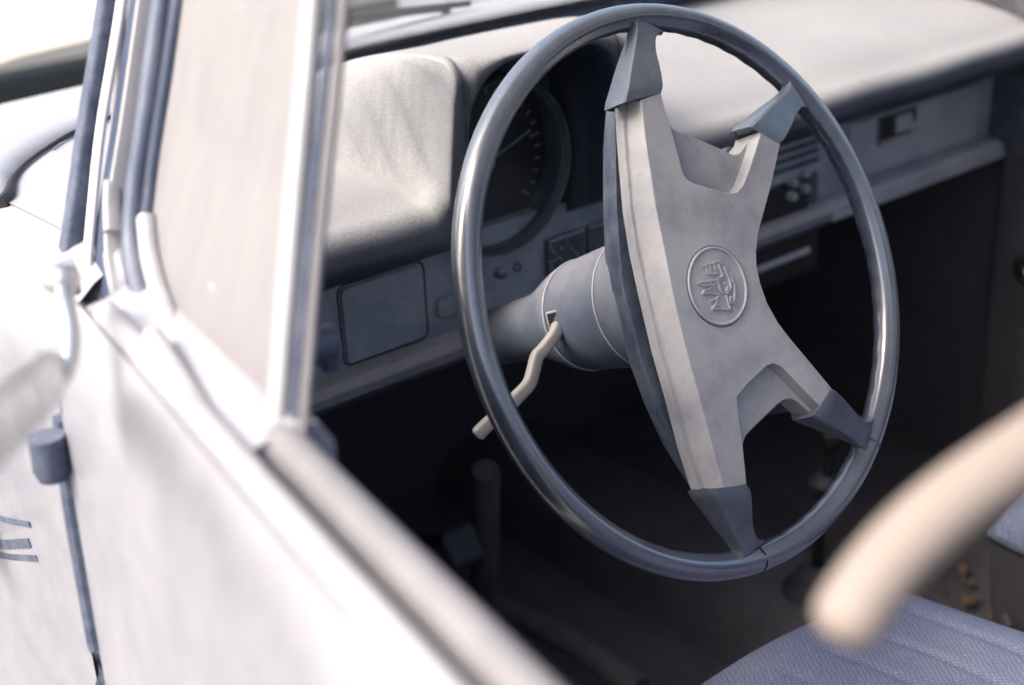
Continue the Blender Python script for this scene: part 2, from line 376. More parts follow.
cap_((712,493.5), (747.5,489.5), onrim(746,562))
# rim joints beside the two lower spokes
def joint(px, py):
    u, v = UV(px, py, 0); t = math.atan2(v, u); d = EU*math.cos(t)+EV*math.sin(t); T = -EU*math.sin(t)+EV*math.cos(t)
    mb = MB(); c = d*.1955
    ring = []
    for dt in (-.0005, .0005):
        ring.append([c+T*dt+d*(math.cos(q*math.pi/12)*.00985)+EN*(math.sin(q*math.pi/12)*.0106) for q in range(24)])
    loft(mb, ring, caps=True); mb.build('rim_joint', M['black'], wheel, smooth=0)
joint(757, 562); joint(872, 449)

# emblem: ring and a castle-and-wolf crest in low relief, turned with the wheel
def emblem():
    cu, cv = UV(718, 286, .0206)
    mb = MB(); R = .0268
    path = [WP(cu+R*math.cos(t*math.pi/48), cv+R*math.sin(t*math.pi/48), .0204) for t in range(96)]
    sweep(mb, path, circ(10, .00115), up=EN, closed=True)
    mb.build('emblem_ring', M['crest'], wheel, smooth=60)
    g = MB(); path = [WP(cu+(R+.0016)*math.cos(t*math.pi/48), cv+(R+.0016)*math.sin(t*math.pi/48), .0200) for t in range(96)]
    sweep(g, path, circ(6, .0005), up=EN, closed=True); g.build('emblem_groove', M['plate'], wheel, smooth=60)
    def q(x, y): u, v = UV(680+x/6.85, 235+y/6.85, .0206); return WP(u, v, .0206)
    lines = [ [(155,215),(195,200),(270,182),(262,205),(275,240),(290,278),(262,300),(255,330)],          # upper tower to wall
              [(155,215),(175,225),(188,262),(212,268)], [(195,205),(205,240),(212,268),(250,262)], [(225,195),(240,232)],
              [(118,330),(150,322),(190,318),(230,312),(262,300)], [(118,330),(150,345),(200,345)], [(200,318),(215,345),(232,345)],
              [(150,408),(185,395),(222,400),(262,410)], [(150,408),(168,380),(200,378),(232,384)], [(190,378),(205,362),(225,365)],
              [(218,510),(260,505),(335,508),(325,460),(312,408)], [(218,510),(240,480),(250,440),(262,412)], [(205,455),(245,435)], [(240,480),(262,478)],
              [(262,330),(270,365),(292,395),(318,402)], [(318,402),(345,360),(335,300),(318,262),(300,215)], [(300,330),(322,350),(318,385)],
              [(335,262),(362,320),(372,380),(368,450),(352,470)], [(352,300),(345,345)], [(345,420),(340,470)] ]
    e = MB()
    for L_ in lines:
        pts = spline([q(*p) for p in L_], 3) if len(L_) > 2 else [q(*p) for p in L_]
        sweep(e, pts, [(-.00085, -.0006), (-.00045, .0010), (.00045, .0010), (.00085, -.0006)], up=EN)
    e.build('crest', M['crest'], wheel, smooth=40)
    f = MB(); flat = [[(160,218),(255,186),(270,255),(215,262),(185,258)], [(130,332),(255,312),(258,345),(205,345)], [(160,405),(255,408),(250,380),(170,382)], [(232,500),(328,502),(310,412),(262,415)]]
    for P in flat:
        r0 = [q(*p) for p in P]; loft(f, [[p-EN*.0008 for p in r0], [p+EN*.0001 for p in r0]], caps=True)
    f.build('crest_field', M['pad'], wheel, smooth=30)
emblem()

# ================================================================== STEERING COLUMN
colm = part_empty('steering_column', car)
mb = MB()
lathe(mb, (0,0,0), -EN, [(.028,.030),(.030,.050),(.040,.0535),(.054,.0525),(.0552,.0515),(.058,.0505),(.075,.0480),(.100,.0458),(.1255,.0440),(.127,.0430),(.129,.0430),(.1305,.0436),
                         (.140,.0418),(.150,.0385),(.162,.0342),(.174,.0302),(.186,.0275),(.200,.0262),(.215,.0258)], 72)
mb.build('column_shroud', M['shroud'], colm, smooth=35)
mb = MB(); lathe(mb, (0,0,0), -EN, [(.21,.0245),(.266,.0240)], 48); mb.build('column_tube', M['shroud'], colm, smooth=35)
mb = MB(); lathe(mb, -EN*.0+V((0,-.0,-.0)), -EN, [(.02,.0),(.03,.02)], 24, caps=False)
for s_, r_ in ((.0560,.0520),(.1282,.0437)):
    mb = MB(); a_ = -EN*s_; path = [a_+(EU*math.cos(t*math.pi/36)+EV*math.sin(t*math.pi/36))*r_ for t in range(72)]
    sweep(mb, path, circ(6, .0007), up=EN, closed=True); mb.build('column_seam', M['crest'], colm, smooth=60)
# raised seam line and lower cowl edge on the tube
mb = MB(); c0 = -EN*.215
tube(mb, [on(497, 346, 0, -.005), on(521, 346.5, 0, -.010)], .0008, 8); mb.build('column_seam', M['shroud'], colm)
# stalk
slot = WX(556, 327, -.158)
mb = MB()
p0 = WX(555, 322, -.160)
d_ = ray(555, 323); _dp = d_-EN*d_.dot(EN); _cp = CAM-EN*CAM.dot(EN); _a, _b, _c = _dp.dot(_dp), 2*_dp.dot(_cp), _cp.dot(_cp)-.0432**2
_P = CAM+d_*((-_b-math.sqrt(_b*_b-4*_a*_c))/(2*_a)); _r = (_P-EN*_P.dot(EN)).normalized(); _q = EN.cross(_r)
mb.box(_P, (.0030, .0125, .0165), Matrix((_r, EN, _q)).transposed())
mb2 = MB(); mb2.box(_P-_r*.0004, (.0030, .0150, .0190), Matrix((_r, EN, _q)).transposed()); mb2.build('slot_frame', M['crest'], colm, bevel=.0006)
mb.build('stalk_slot', M['black'], colm, bevel=.001)
mb = MB()
def cyl(px, py, rad):                                     # where the line of sight meets the shroud (axis EN through the origin)
    d = ray(px, py); dp = d-EN*d.dot(EN); cp = CAM-EN*CAM.dot(EN)
    a_, b_, c_ = dp.dot(dp), 2*dp.dot(cp), cp.dot(cp)-rad*rad; return (-b_-math.sqrt(max(0, b_*b_-4*a_*c_)))/(2*a_)
t0 = cyl(556, 324, .0420); t1 = 1.045
way = [(557,323,0),(557,329,.0),(553,337,.10),(543,350,.2),(537,357,.27),(533,372,.38),(529,384,.48),(519,395,.6),(505,409,.75),(488,424,.9),(481,431,.96),(476.5,436,1)]
pts = [at(x, y, t0-.006+(t1-t0)*k+(.012 if i == 0 else 0)) for i, (x, y, k) in enumerate(way)]
pts = spline(pts, 6)
n = len(pts); scl = [(.62 if i < 4 else 1)*(1 if i < n-3 else (.96, .85, .62)[i-(n-3)]) for i in range(n)]
scl = [min(1.12, s*(1+.14*i/n)) for i, s in enumerate(scl)]
sweep(mb, pts, rrect(.0094, .0074, .0024, 3), up=EN, scale=scl); mb.build('stalk', M['ivory'], colm, smooth=35, label='pale ivory cranked lever on the steering column')

# ================================================================== DASHBOARD
dash = part_empty('dashboard', car)
X0, X1, Z0, Z1 = -.029, .136, -.040, .124
def ywin(x): return .502-.31*min(1, abs((x-.29)/.625))**5
PZ = [(.20,.016),(.222,.021),(.24,.029),(.275,.040),(.34,.050),(.42,.060),(.50,.067),(.60,.067)]
HZ = [(.20,.134),(.225,.1365),(.26,.136),(.31,.129),(.37,.114),(.44,.091),(.50,.066),(.60,.03)]
CF = [(.20,420),(.245,330),(.28,80),(.31,25),(.37,12),(.45,8)]
LCF = [(y_, math.log(c_)) for y_, c_ in CF]
def padz(x, y): return sum(_padz(x, y+k*.007) for k in range(-2, 3))/5
def _padz(x, y):
    a = smooth(PZ, y)+.004*(1-sst(.2, .4, x)); d = max(X0-.010-x, x-X1-.010, 0)
    h = smooth(HZ, y)-math.exp(smooth(LCF, y))*d*d; k = .009
    if h < a-.12: return a
    return a+k*math.log(1+math.exp(min(60, (h-a)/k)))
def arch(x):                                          # underside of the instrument opening
    R_ = .052; d = min(x-X0, X1-x)
    if d <= 0: return None
    return Z1 if d >= R_ else Z1-R_+math.sqrt(max(0, R_*R_-(R_-d)**2))
xs = sorted(set([round(-.33+1.18*i/90, 5) for i in range(91)]+[X0+e for e in (-.016,-.012,-.008,-.005,-.003,-.001,0.0001,.001,.003,.006,.010,.015,.020,.026,.032,.04)]+[X1-e for e in (-.016,-.012,-.008,-.005,-.003,-.001,0.0001,.001,.003,.006,.010,.015,.020,.026,.032,.04)]))
mb = MB(); rings = []
for x in xs:
    e = sst(.80, .87, x); ym = ywin(x); za = arch(x); ring = []
    rd = max(0, 1-abs(x-X0)/.014) if x < X0 else (max(0, 1-abs(x-X1)/.014) if x > X1 else (0 if za else 1))
    if za is None:
        lip = .009*rd**2.2                            # the side lips roll in towards the opening
        low = [(.318,-.052),(.290,-.044),(.262,-.031),(.240,-.020),(.221+lip,-.013),(.213+lip,-.003)]
        zb = -.003; yf = .212+lip
    else:
        low = [(.318,za),(.290,za),(.262,za),(.234,za),(.2215,za+.001),(.2165,za+.004)]; zb = za+.004; yf = .2135
        dd_ = min(x-X0, X1-x); yf += .006*max(0, 1-dd_/.006)
    zt = padz(x, .232)
    rr = min(.020, (zt-zb)*.55)
    ring += low
    zc = zt-rr
    for q in range(1, 4): ring.append((yf, zb+(zc-zb)*q/4))
    for q in range(0, 8):
        a_ = math.radians(90*q/7); ring.append((yf+.022*(1-math.cos(a_)), zc+(padz(x, yf+.022)-zc)*math.sin(a_)))
    for q in range(1, 22):
        y = yf+.022+(max(ym+.012, yf+.03)-yf-.022)*q/21; ring.append((y, padz(x, y)))
    out = []
    for (y, z) in ring:
        w_ = .0007*math.sin(x*37+y*11)+.0006*math.sin(x*19-y*31)
        out.append(V((x, y+.03*e*(y < .3), z+w_-e*.012*(1 if z > 0 else -.5))))
    rings.append(out)
loft(mb, rings, closed=False); mb.build('dash_pad', M['vinyl'], dash, smooth=75)
mb = MB(); mb.box((.06, .322, .030), (.21, .03, .15)); mb.build('instrument_face', M['panel2'], dash, bevel=.002)
# gauge
gc = V((.0545, .285, .020)); gd = V((0, -1, .0))
gauge = part_empty('gauge', dash)
def lat(name, prof_, m, parent=None, c=gc, ax=gd, n=64, caps=False, label=None):
    mb = MB(); lathe(mb, c, ax, prof_, n, caps); return mb.build(name, m, parent or dash, smooth=40, label=label)
bpy.data.objects.remove(gauge)
lat('gauge', [(-.02,.0790),(.004,.0790),(.008,.0782),(.010,.0765),(.008,.0750),(.003,.0742),(.004,.0732),(.003,.0722),(-.020,.0715)], M['panel2'])
gobj = dash.children[-1]
lat('gauge_dial', [(-.019,.0715),(-.019,.0001)], M['black'], gobj)
lat('gauge_glass', [(-.001,.0722),(-.0005,.04),(-.0,.0001)], M['gaugeglass'], gobj)
mb = MB()
for k in range(26):
    a = math.radians(-40+260*k/25); r0 = .059 if k % 5 else .054
    d = V((math.cos(a), 0, math.sin(a))); s = V((-math.sin(a), 0, math.cos(a)))
    c = gc+V((0, .0185, 0)); w = .0007
    mb.add([c+d*r0-s*w, c+d*r0+s*w, c+d*.065+s*w, c+d*.065-s*w], [(0,1,2,3)])
mb.build('gauge_marks', M['panel'], gobj, smooth=0)
mb = MB(); c = gc+V((0, .014, 0)); tube(mb, [c-V((.012,0,.004)), c+V((.050,0,.019))], .0009, 6); lathe(mb, c, (0,-1,0), [(0,.006),(.004,.005)], 20)
mb.build('gauge_needle', M['panel'], gobj)
# lower panel, laid on the plane y = .29
YP = .290
mb = MB()
pl = [(-.46, -.030), (.86, -.030), (.86, -.1195), (-.46, -.1195)]
mb.box((.20, YP+.010, -.078), (1.32, .020, .088)); mb.build('fascia', M['panel'], dash, bevel=.002)
def plate(px4, name, m, dy=-.002, thick=.004, r=.006, bevel=.0008, parent=None, label=None):
    """relief plate: corner pixels are carried to the fascia plane, then squared up in world x and z"""
    P = [on(x, y, 1, YP) for x, y in px4]; x0 = (P[0].x+P[3].x)/2; x1 = (P[1].x+P[2].x)/2; z1 = (P[0].z+P[1].z)/2; z0 = (P[2].z+P[3].z)/2
    out = rrect(x1-x0, z1-z0, r, 4); cx, cz = (x0+x1)/2, (z0+z1)/2
    mb = MB(); loft(mb, [[V((cx+a, YP+dy, cz+b)) for a, b in out], [V((cx+a, YP+dy+thick, cz+b)) for a, b in out]], caps=True)
    return mb.build(name, m, parent or dash, bevel=bevel, smooth=30, label=label), (x0, x1, z0, z1)
o, q = plate([(337,291),(418,263),(428,333),(349,364)], 'fuse_cover', M['panel'], dy=-.003)
mb = MB(); x0, x1, z0, z1 = q
for dd, nm in ((.0022, 1),):
    out = rrect(x1-x0+.005, z1-z0+.005, .008, 5)
    tube(mb, [V(((x0+x1)/2+a, YP-.0002, (z0+z1)/2+b)) for a, b in out], .0009, 6, closed=True, up=(0,1,0))
mb.build('cover_gap', M['black'], dash)
c = on(470, 274, 1, YP); lat('blanking_cap', [(0,.0165),(.0015,.0165),(.0025,.0150),(.0015,.0138),(.0015,.0001)], M['panel'], dash, c, (0,-1,0), 40)
o, q = plate([(434,300),(480,283),(480,303),(438,318)], 'lighter_plate', M['panel'], dy=-.004, r=.003)
c = on(498, 272, 1, YP); lat('pull_knob', [(0,.006),(.001,.006),(.0015,.0035),(.004,.0035),(.005,.0045),(.008,.0045),(.009,.003),(.009,.0001)], M['rail'], dash, c, (0,-1,0), 24)
c = on(517, 267, 1, YP); lat('key_hole', [(0,.0045),(.001,.0045),(.001,.003),(-.004,.0025),(-.004,.0001)], M['panel2'], dash, c, (0,-1,0), 24)
sw, q = plate([(543,240),(580,228),(583,283),(547,296)], 'rocker_switch', M['panel2'], dy=-.005, thick=.006, r=.0015, bevel=.0006)
x0, x1, z0, z1 = q
mb = MB(); mb.box(((x0+x1)/2, YP-.0055, z1-.0004), (x1-x0-.002, .003, .0014)); mb.build('switch_edge', M['chrome'], sw, bevel=.0004)
mb = MB()
def g(x, y): return on(535+x/9.14, 215+y/9.14, 1, YP-.0056)
for L_ in ([(135,270),(150,310),(185,350)], [(285,215),(300,265),(350,320),(400,380)], [(120,435),(170,420),(205,400),(230,380)], [(228,375),(250,420)], [(150,455),(160,490)]):
    sweep(mb, [g(*p) for p in L_], [(-.0004,-.0004),(.0004,-.0004),(.0004,.0004),(-.0004,.0004)], up=(0,1,0))
lathe(mb, g(242, 305), (0,-1,0), [(0,.0016),(.0006,.0014)], 12)
mb.build('switch_symbols', M['ivory'], sw, smooth=0)
sw2, q = plate([(584,227),(612,217),(615,272),(588,281)], 'rocker_switch', M['panel2'], dy=-.004, thick=.006, r=.0015, bevel=.0006)
x0, x1, z0, z1 = q
mb = MB(); mb.box(((x0+x1)/2, YP-.0045, z1-.0004), (x1-x0-.002, .003, .0014)); mb.build('switch_edge', M['lightpanel'], sw2, bevel=.0004)
# padded rail along the lower edge
mb = MB(); pr = [(.305,-.1185),(.286,-.1185),(.274,-.120),(.267,-.126),(.266,-.134),(.272,-.141),(.284,-.144),(.305,-.144)]
def rail(x0, x1, nm, m, dz=0, dy=0):
    mb = MB(); loft(mb, [[V((x, y+dy, z+dz)) for y, z in pr] for x in (x0, x0+.004, x1-.004, x1)], caps=True); mb.build(nm, m, dash, smooth=50, bevel=.001)
rail(-.46, .345, 'lower_rail', M['rail'])
rail(.492, .835, 'lower_rail', M['lightpanel'])
mb = MB(); a = on(832, 206, 1, .262); b = on(983, 144, 1, .262)
mb.box(((.495+.832)/2, .2645, -.134), (.332, .003, .008)); mb.build('rail_trim', M['lightpanel'], dash, bevel=.001)
# centre console: radio recess, slats, chrome keys, ashtray lip
cx0, cx1 = .30, .487
mb = MB(); mb.box(((cx0+cx1)/2, .283, -.082), (cx1-cx0, .014, .096)); rad = mb.build('console', M['panel2'], dash, bevel=.003)
mb = MB()
for z in (-.040, -.050, -.060):
    mb.box(((cx0+cx1)/2, .2745, z), (cx1-cx0-.01, .006, .0042))
mb.build('air_vent', M['panel'], dash, bevel=.001)
mb = MB(); mb.box(((cx0+cx1)/2, .2745, -.0735), (cx1-cx0-.004, .006, .010)); mb.build('console_trim', M['lightpanel'], dash, bevel=.002)
mb = MB(); mb.box(((cx0+cx1)/2-.004, .2755, -.1015), (cx1-cx0-.03, .006, .034)); radio = mb.build('radio', M['black'], dash, bevel=.002)
for px, py in ((792,182),(791,196),(804,173),(804,188)):
    c = on(px, py, 1, .270); mb = MB(); lathe(mb, c, (0,-1,0), [(-.004,.0052),(.004,.0050),(.006,.004)], 20); mb.build('radio_button', M['lightpanel'], radio, smooth=40)
rail(cx0+.02, cx1+.003, 'console_lip', M['rail'], dy=-.010, dz=.003)
mb = MB(); a = on(757, 246, 1, .275); b = on(809, 233, 1, .275); tube(mb, [V((.36, .270, -.163)), V((.466, .270, -.163))], .0042, 12); mb.build('ashtray_handle', M['lightpanel'], dash)
mb = MB(); mb.box((.40, .30, -.165), (.17, .06, .05)); mb.build('ashtray', M['black'], dash, bevel=.004)
# glovebox lid with recessed pull
gl, q = plate([(845,125),(975,85),(977,133),(848,183)], 'glovebox', M['lightpanel'], dy=-.003, r=.004)
rec = [on(x, y, 1, YP-.004) for x, y in ((876,119),(915,107),(916,130),(880,146))]
x0, x1, z0, z1 = (rec[0].x+rec[3].x)/2, (rec[1].x+rec[2].x)/2, (rec[2].z+rec[3].z)/2, (rec[0].z+rec[1].z)/2
mb = MB(); mb.box(((x0+x1)/2, YP-.004, (z0+z1)/2), (x1-x0, .003, z1-z0)); gp = mb.build('glovebox_pull', M['panel2'], gl, bevel=.0008)
mb = MB(); mb.box((x0+(x1-x0)*.62, YP-.0064, (z0+z1)/2+.002), ((x1-x0)*.40, .004, (z1-z0)*.62)); mb.build('pull_flap', M['lightpanel'], gl, bevel=.001)
mb = MB(); mb.box((x0+(x1-x0)*.90, YP-.0062, z0+.010), ((x1-x0)*.16, .005, .014)); mb.build('pull_catch', M['whiteframe'], gl, bevel=.001)
mb = MB(); mb.box((x0+(x1-x0)*.22, YP-.0058, (z0+z1)/2+.001), ((x1-x0)*.30, .002, (z1-z0)*.80)); mb.build('pull_slot', M['black'], gl, bevel=.0003)
mb = MB(); mb.box(((x0+x1)/2, YP-.0075, z0+.002), ((x1-x0)*.98, .007, .0055)); mb.build('pull_lip', M['whiteframe'], gl, bevel=.001)
mb = MB(); mb.box((.842, .27, -.075), (.02, .05, .12)); mb.build('dash_end', M['panel2'], dash, bevel=.004)

# ================================================================== CAR BODY (shell round the cabin)
XL, XR = -.430, 1.010; XC = (XL+XR)/2
BASE = [(.10,.098),(.30,.098),(.50,.084),(.65,.056),(.80,.020),(1.0,-.034),(1.2,-.095),(1.4,-.165),(1.6,-.25),(1.75,-.34)]
def base(y):
    s = 0
    for k in range(-2, 3): s += lerp(BASE, y+k*.05)
    return s/5
def S(x, y): return base(y)+.018*(1-((x-XC)/(.72))**2)
def section(y, e=.07):
    zt = lambda x: S(x, y)
    pts = []
    for z in (-.55, -.42, -.28, -.16, -.08): 
        bul = .010*math.cos((z+.20)*3.0)
        pts.append((XL+.012-bul-(.03 if z < -.5 else 0)*0, z))
    for k in range(0, 9):
        a = math.radians(90*k/8); x = XL+.002+e*(1-math.cos(a)); z = zt(XL+e)-e*(1-math.sin(a)); pts.append((x, z))
    left = pts
    mid = [(XL+e+(XR-XL-2*e)*i/24, None) for i in range(1, 24)]
    mid = [(x, zt(x)) for x, _ in mid]
    right = [(2*XC-x, z) for x, z in reversed(left)]
    return [V((x, y, z)) for x, z in left+mid+right]
ys = [.128+1.622*i/40 for i in range(41)]
secs = [section(y) for y in ys]
for k, p in enumerate(secs[0]):
    if k < 15 or k >= len(secs[0])-15: p.y -= .030*sst(-.06, .02, p.z)
# fenders: side and shoulder; cowl top: the middle
def cols(a, b): return [[s[k] for k in range(a, b)] for s in secs]
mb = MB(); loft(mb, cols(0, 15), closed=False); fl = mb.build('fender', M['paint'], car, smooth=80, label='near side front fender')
nS = len(secs[0])
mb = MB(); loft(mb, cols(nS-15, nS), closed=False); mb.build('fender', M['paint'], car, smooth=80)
# cowl in front of the windscreen
def yw(x): return .502-.31*min(1, abs((x-XC)/.625))**5
mb = MB(); g_ = []
for j in range(13):
    y = .165+.0+(j/12)*.42
    g_.append([V((x, max(y, .455 if False else y), S(x, y)-.0015)) for x in [XL+.11+(XR-XL-.22)*i/30 for i in range(31)] if True])
# keep only the strip ahead of the glass
mb2 = MB(); rows = []
for j in range(9):
    row = []
    for i in range(31):
        x = XL+.05+(XR-XL-.10)*i/30
        ya = yw(x)-.02; yb = ya+.13
        y = ya+(yb-ya)*j/8; row.append(V((x, y, S(x, y)-.001)))
    rows.append(row)
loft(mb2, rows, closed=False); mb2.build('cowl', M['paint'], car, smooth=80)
# bonnet, a few mm proud of the fenders, rear corner sweeping back
def y0(x):
    d = min(x-XL, XR-x); return lerp([(.050,.262),(.075,.31),(.10,.342),(.15,.388),(.20,.416),(.30,.452),(.45,.480),(.72,.490)], d)
mb = MB(); rows = []
for j in range(41):
    row = []
    for i in range(61):
        x = XL+.050+(XR-XL-.10)*i/60; a = y0(x); y = a+(1.735-a)*(j/40)
        d = min(x-XL, XR-x); ed = min(1, (d-.05)/.03, j/1.5 if j < 3 else 1)
        zz = S(x, y)+.006*sst(-.3, 1, ed)
        if d < .07: zz = S(XL+.07, y)-.07*(1-math.sqrt(max(0, 1-((.07-d)/.07)**2)))+.004
        row.append(V((x, y, zz)))
    rows.append(row)
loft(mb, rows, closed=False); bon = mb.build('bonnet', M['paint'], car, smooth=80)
sl = bon.modifiers.new('t', 'SOLIDIFY'); sl.thickness = .004; sl.offset = -1
mb = MB(); pts = spline([V((x, y0(x)-.003, S(max(x, XL+.07), y0(x))-.07*(1-math.sqrt(max(0, 1-((.07-min(.07, x-XL))/.07)**2)))+.002)) for x in [XL+.045,XL+.055,XL+.07,XL+.09,XL+.12,XL+.16,XL+.22,XL+.30,XL+.40]], 5)
tube(mb, pts, .0034, 10, scale=[max(.45, 1.6-.09*i) for i in range(len(pts))]); mb.build('bonnet_seal', M['black'], car)
mb = MB()
mb.box((XC, 1.78, -.50), (1.36, .10, .36)); mb.build('front_panel', M['paint'], car, bevel=.04, seg=5)
mb = MB(); mb.box((XC, 1.86, -.62), (1.46, .08, .10)); mb.build('bumper', M['chrome'], car, bevel=.03, seg=4)
for sx in (XL+.17, XR-.17):
    mb = MB(); lathe(mb, (sx, 1.80, -.42), (0,1,0), [(0,.085),(.03,.085),(.045,.07),(.05,.0001)], 32); h = mb.build('headlight', M['chrome'], car, smooth=40)
# fender louvres (three pressed slots)
for (xa, ya), (xb, yb), w in (((-14,514),(30,524.5),.0020), ((-14,543.5),(30,543),.0034), ((-14,553),(37,558.5),.0022)):
    a = on(xa, ya, 0, XL+.002); b = on(xb, yb, 0, XL+.002)
    mb = MB(); sweep(mb, [a, a.lerp(b, .5)-V((0,0,.001)), b], [(-w, -.0004), (w, -.0004), (w*.8, .0006), (-w*.8, .0006)], up=(1,0,0)); mb.build('fender_louvre', M['rubber'], car, smooth=30)
# wheels
def road_wheel(x, y):
    e = part_empty('wheel', car)
    mb = MB(); s = -1 if x < XC else 1
    lathe(mb, (x-s*.09, y, -GZ+.31), (s,0,0), [(0,.20),(0,.29),(.02,.31),(.14,.31),(.16,.29),(.165,.20)], 48); mb.build('tyre', M['tyre'], e, smooth=40)
    mb = MB(); lathe(mb, (x-s*.09, y, -GZ+.31), (s,0,0), [(.02,.20),(.168,.20),(.160,.185),(.13,.17),(.14,.09),(.165,.07),(.175,.0001)], 48); mb.build('rim', M['chrome'], e, smooth=40)
for x in (XL+.10, XR-.10):
    for y in (1.15, -1.55): road_wheel(x, y)
# rear body: quarter panels, roof, pillars, boot
for s, x in ((1, XL), (-1, XR)):
    mb = MB(); rings = []
    for y in (-.72, -1.0, -1.4, -1.8, -2.1, -2.25):
        d = sst(-1.6, -2.3, y) if False else max(0, (-1.7-y)/.55)
        rings.append([V((x+s*(.012-.010*math.cos((z+.2)*3))+s*.12*d*d, y, z)) for z in (-.55,-.40,-.25,-.10,0)]+[V((x+s*.02+s*.1*d*d, y, .06)), V((x+s*.06+s*.1*d*d, y, .095))])
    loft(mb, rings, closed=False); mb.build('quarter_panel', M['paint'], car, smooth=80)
mb = MB(); rings = []
for y, z in ((-1.35,.11),(-1.6,.10),(-2.0,.04),(-2.2,-.06),(-2.27,-.2),(-2.28,-.5)):
    rings.append([V((x, y, z-.02*(1-math.cos((x-XC)*1.5)))) for x in [XL+.06+(XR-XL-.12)*i/16 for i in range(17)]])
loft(mb, rings, closed=False); mb.build('boot_lid', M['paint'], car, smooth=80)
mb = MB(); rings = []
RX0, RX1 = -.245, .825
for x in [RX0+(RX1-RX0)*i/20 for i in range(21)]:
    e = abs((x-XC)/((RX1-RX0)/2)); dz = -.045*e**4
    rings.append([V((x, y, .50+dz+zz)) for y, zz in ((.10,-.015),(.04,.01),(-.2,.03),(-.6,.035),(-1.0,.015),(-1.15,-.02))])
loft(mb, rings, closed=False); rf = mb.build('roof', M['paint'], car, smooth=80); sl = rf.modifiers.new('t', 'SOLIDIFY'); sl.thickness = .03; sl.offset = 0
mb = MB(); loft(mb, [[p-V((0,0,.019)) for p in ring] for ring in rings], closed=False); mb.build('bounce_headliner', M['liner'], rf, smooth=80)
def pillar(pts, w, nm, m=M['paint']):
    mb = MB(); sweep(mb, [V(p) for p in pts], rrect(w, .035, .012), up=(1,0,0)); mb.build(nm, m, car, smooth=40)
for s in (0, 1):
    f = (lambda p: V(p)) if not s else (lambda p: V((2*XC-p[0], p[1], p[2])))
    pillar([f((-.337,.185,.05)), f((-.318,.165,.17)), f((-.290,.135,.32)), f((-.262,.10,.44)), f((-.250,.06,.475))], .034, 'windscreen_pillar')
    pillar([f((-.36,-.80,-.5)), f((-.36,-.80,.09)), f((-.262,-.80,.46))], .07, 'door_pillar')
    pillar([f((-.33,-1.45,.09)), f((-.262,-1.14,.46))], .12, 'rear_pillar')
# windscreen with seal and wipers
def yw(x, k=1):                                    # plan curve of the windscreen's foot
    return .502-.31*k*min(1, abs((x-XC)/.625))**5
N1, N2 = 40, 8; rows = []
for j in range(N2+1):
    row = []; t = j/N2; xa = -.335+(.082)*t; 
    for i in range(N1+1):
        u = -1+2*i/N1; x = XC+u*(XC-xa)
        yb = .502-.31*abs(u)**5; yt = .17-.07*abs(u)**4
        row.append(V((x, yb+(yt-yb)*t, .076+.40*t)))
    rows.append(row)
mb = MB()
loft(mb, rows, closed=False); wsc = mb.build('windscreen', M['glass'], car, smooth=80)
mb = MB(); edge = [r+V((0, -.002, .002)) for r in rows[0]]
sweep(mb, edge, rrect(.016, .018, .006), up=(0, -.4, 1)); mb.build('windscreen_seal', M['rubber'], wsc, smooth=50)
mb = MB(); rearg = [V((-.29,-1.42,.11)), V((.87,-1.42,.11)), V((.81,-1.13,.46)), V((-.235,-1.13,.46))]; mb.add(rearg, [(0,1,2,3)]); mb.build('rear_window', M['glass'], car, smooth=0)
for xa in (.20, .72):
    mb = MB(); a = V((xa, .545, .105)); b = V((xa-.13, .515, .118)); c_ = V((xa-.30, .470, .150))
    wb = V((xa+.02, .560, .095))
    tube(mb, [wb, a, b], .0045, 8); tube(mb, [b+V((.16,.02,-.012)), b, c_], .0035, 6); mb.build('wiper', M['black'], car)

# cabin shell
mb = MB(); mb.box((.25, .12, -.58), (1.24, 1.36, .03)); mb.box((.25, -1.0, -.58), (1.24, .88, .03)); mb.build('floor_pan', M['carpet'], car, bevel=.004)
mb = MB(); mb.box((.25, .735, -.29), (1.22, .03, .60)); mb.build('firewall', M['void'], car, bevel=.004)
mb = MB(); loft(mb, [[V((x, y, z)) for x, z in ((.27,-.57),(.29,-.52),(.32,-.503),(.42,-.503),(.45,-.52),(.47,-.57))] for y in (.72, .3, -.4, -1.3)], closed=False); mb.build('tunnel', M['carpet'], car, smooth=60)
mb = MB(); mb.box((.852, -.30, -.245), (.03, 1.15, .66)); pd = mb.build('door', M['doortrim'], car, bevel=.01, label='closed passenger door with black trim')
mb = MB(); mb.box((.94, -.30, -.22), (.10, 1.02, .62)); mb.build('door_skin', M['paint'], pd, bevel=.03, seg=4)
mb = MB(); lathe(mb, (.835, .215, -.27), (-1,0,0), [(0,.02),(.012,.019),(.014,.016)], 20); tube(mb, [V((.818,.215,-.27)), V((.812,.20,-.285)), V((.806,.17,-.315))], .005, 8); mb.build('window_crank', M['chrome'], pd)
mb = MB(); mb.box((.832, -.05, -.42), (.014, .55, .13)); mb.build('door_pocket', M['void'], pd, bevel=.006)
mb = MB(); mb.box((-.325, .45, -.29), (.03, .60, .60)); mb.build('kick_panel', M['void'], car, bevel=.006)
mb = MB(); mb.box((.868, .50, -.24), (.03, .50, .68)); mb.build('kick_panel', M['void'], car, bevel=.006)
mb = MB(); mb.box((-.36, -.30, -.555), (.12, 1.0, .08)); mb.build('rocker', M['paint'], car, bevel=.01)
mb = MB(); mb.box((XC, -1.42, -.26), (1.25, .05, .70)); mb.build('rear_bulkhead', M['reartrim'], car, bevel=.004)
mb = MB(); mb.box((XC, -1.15, -.30), (1.16, .50, .18)); rs = mb.build('rear_seat', M['seat'], car, bevel=.05, seg=4)
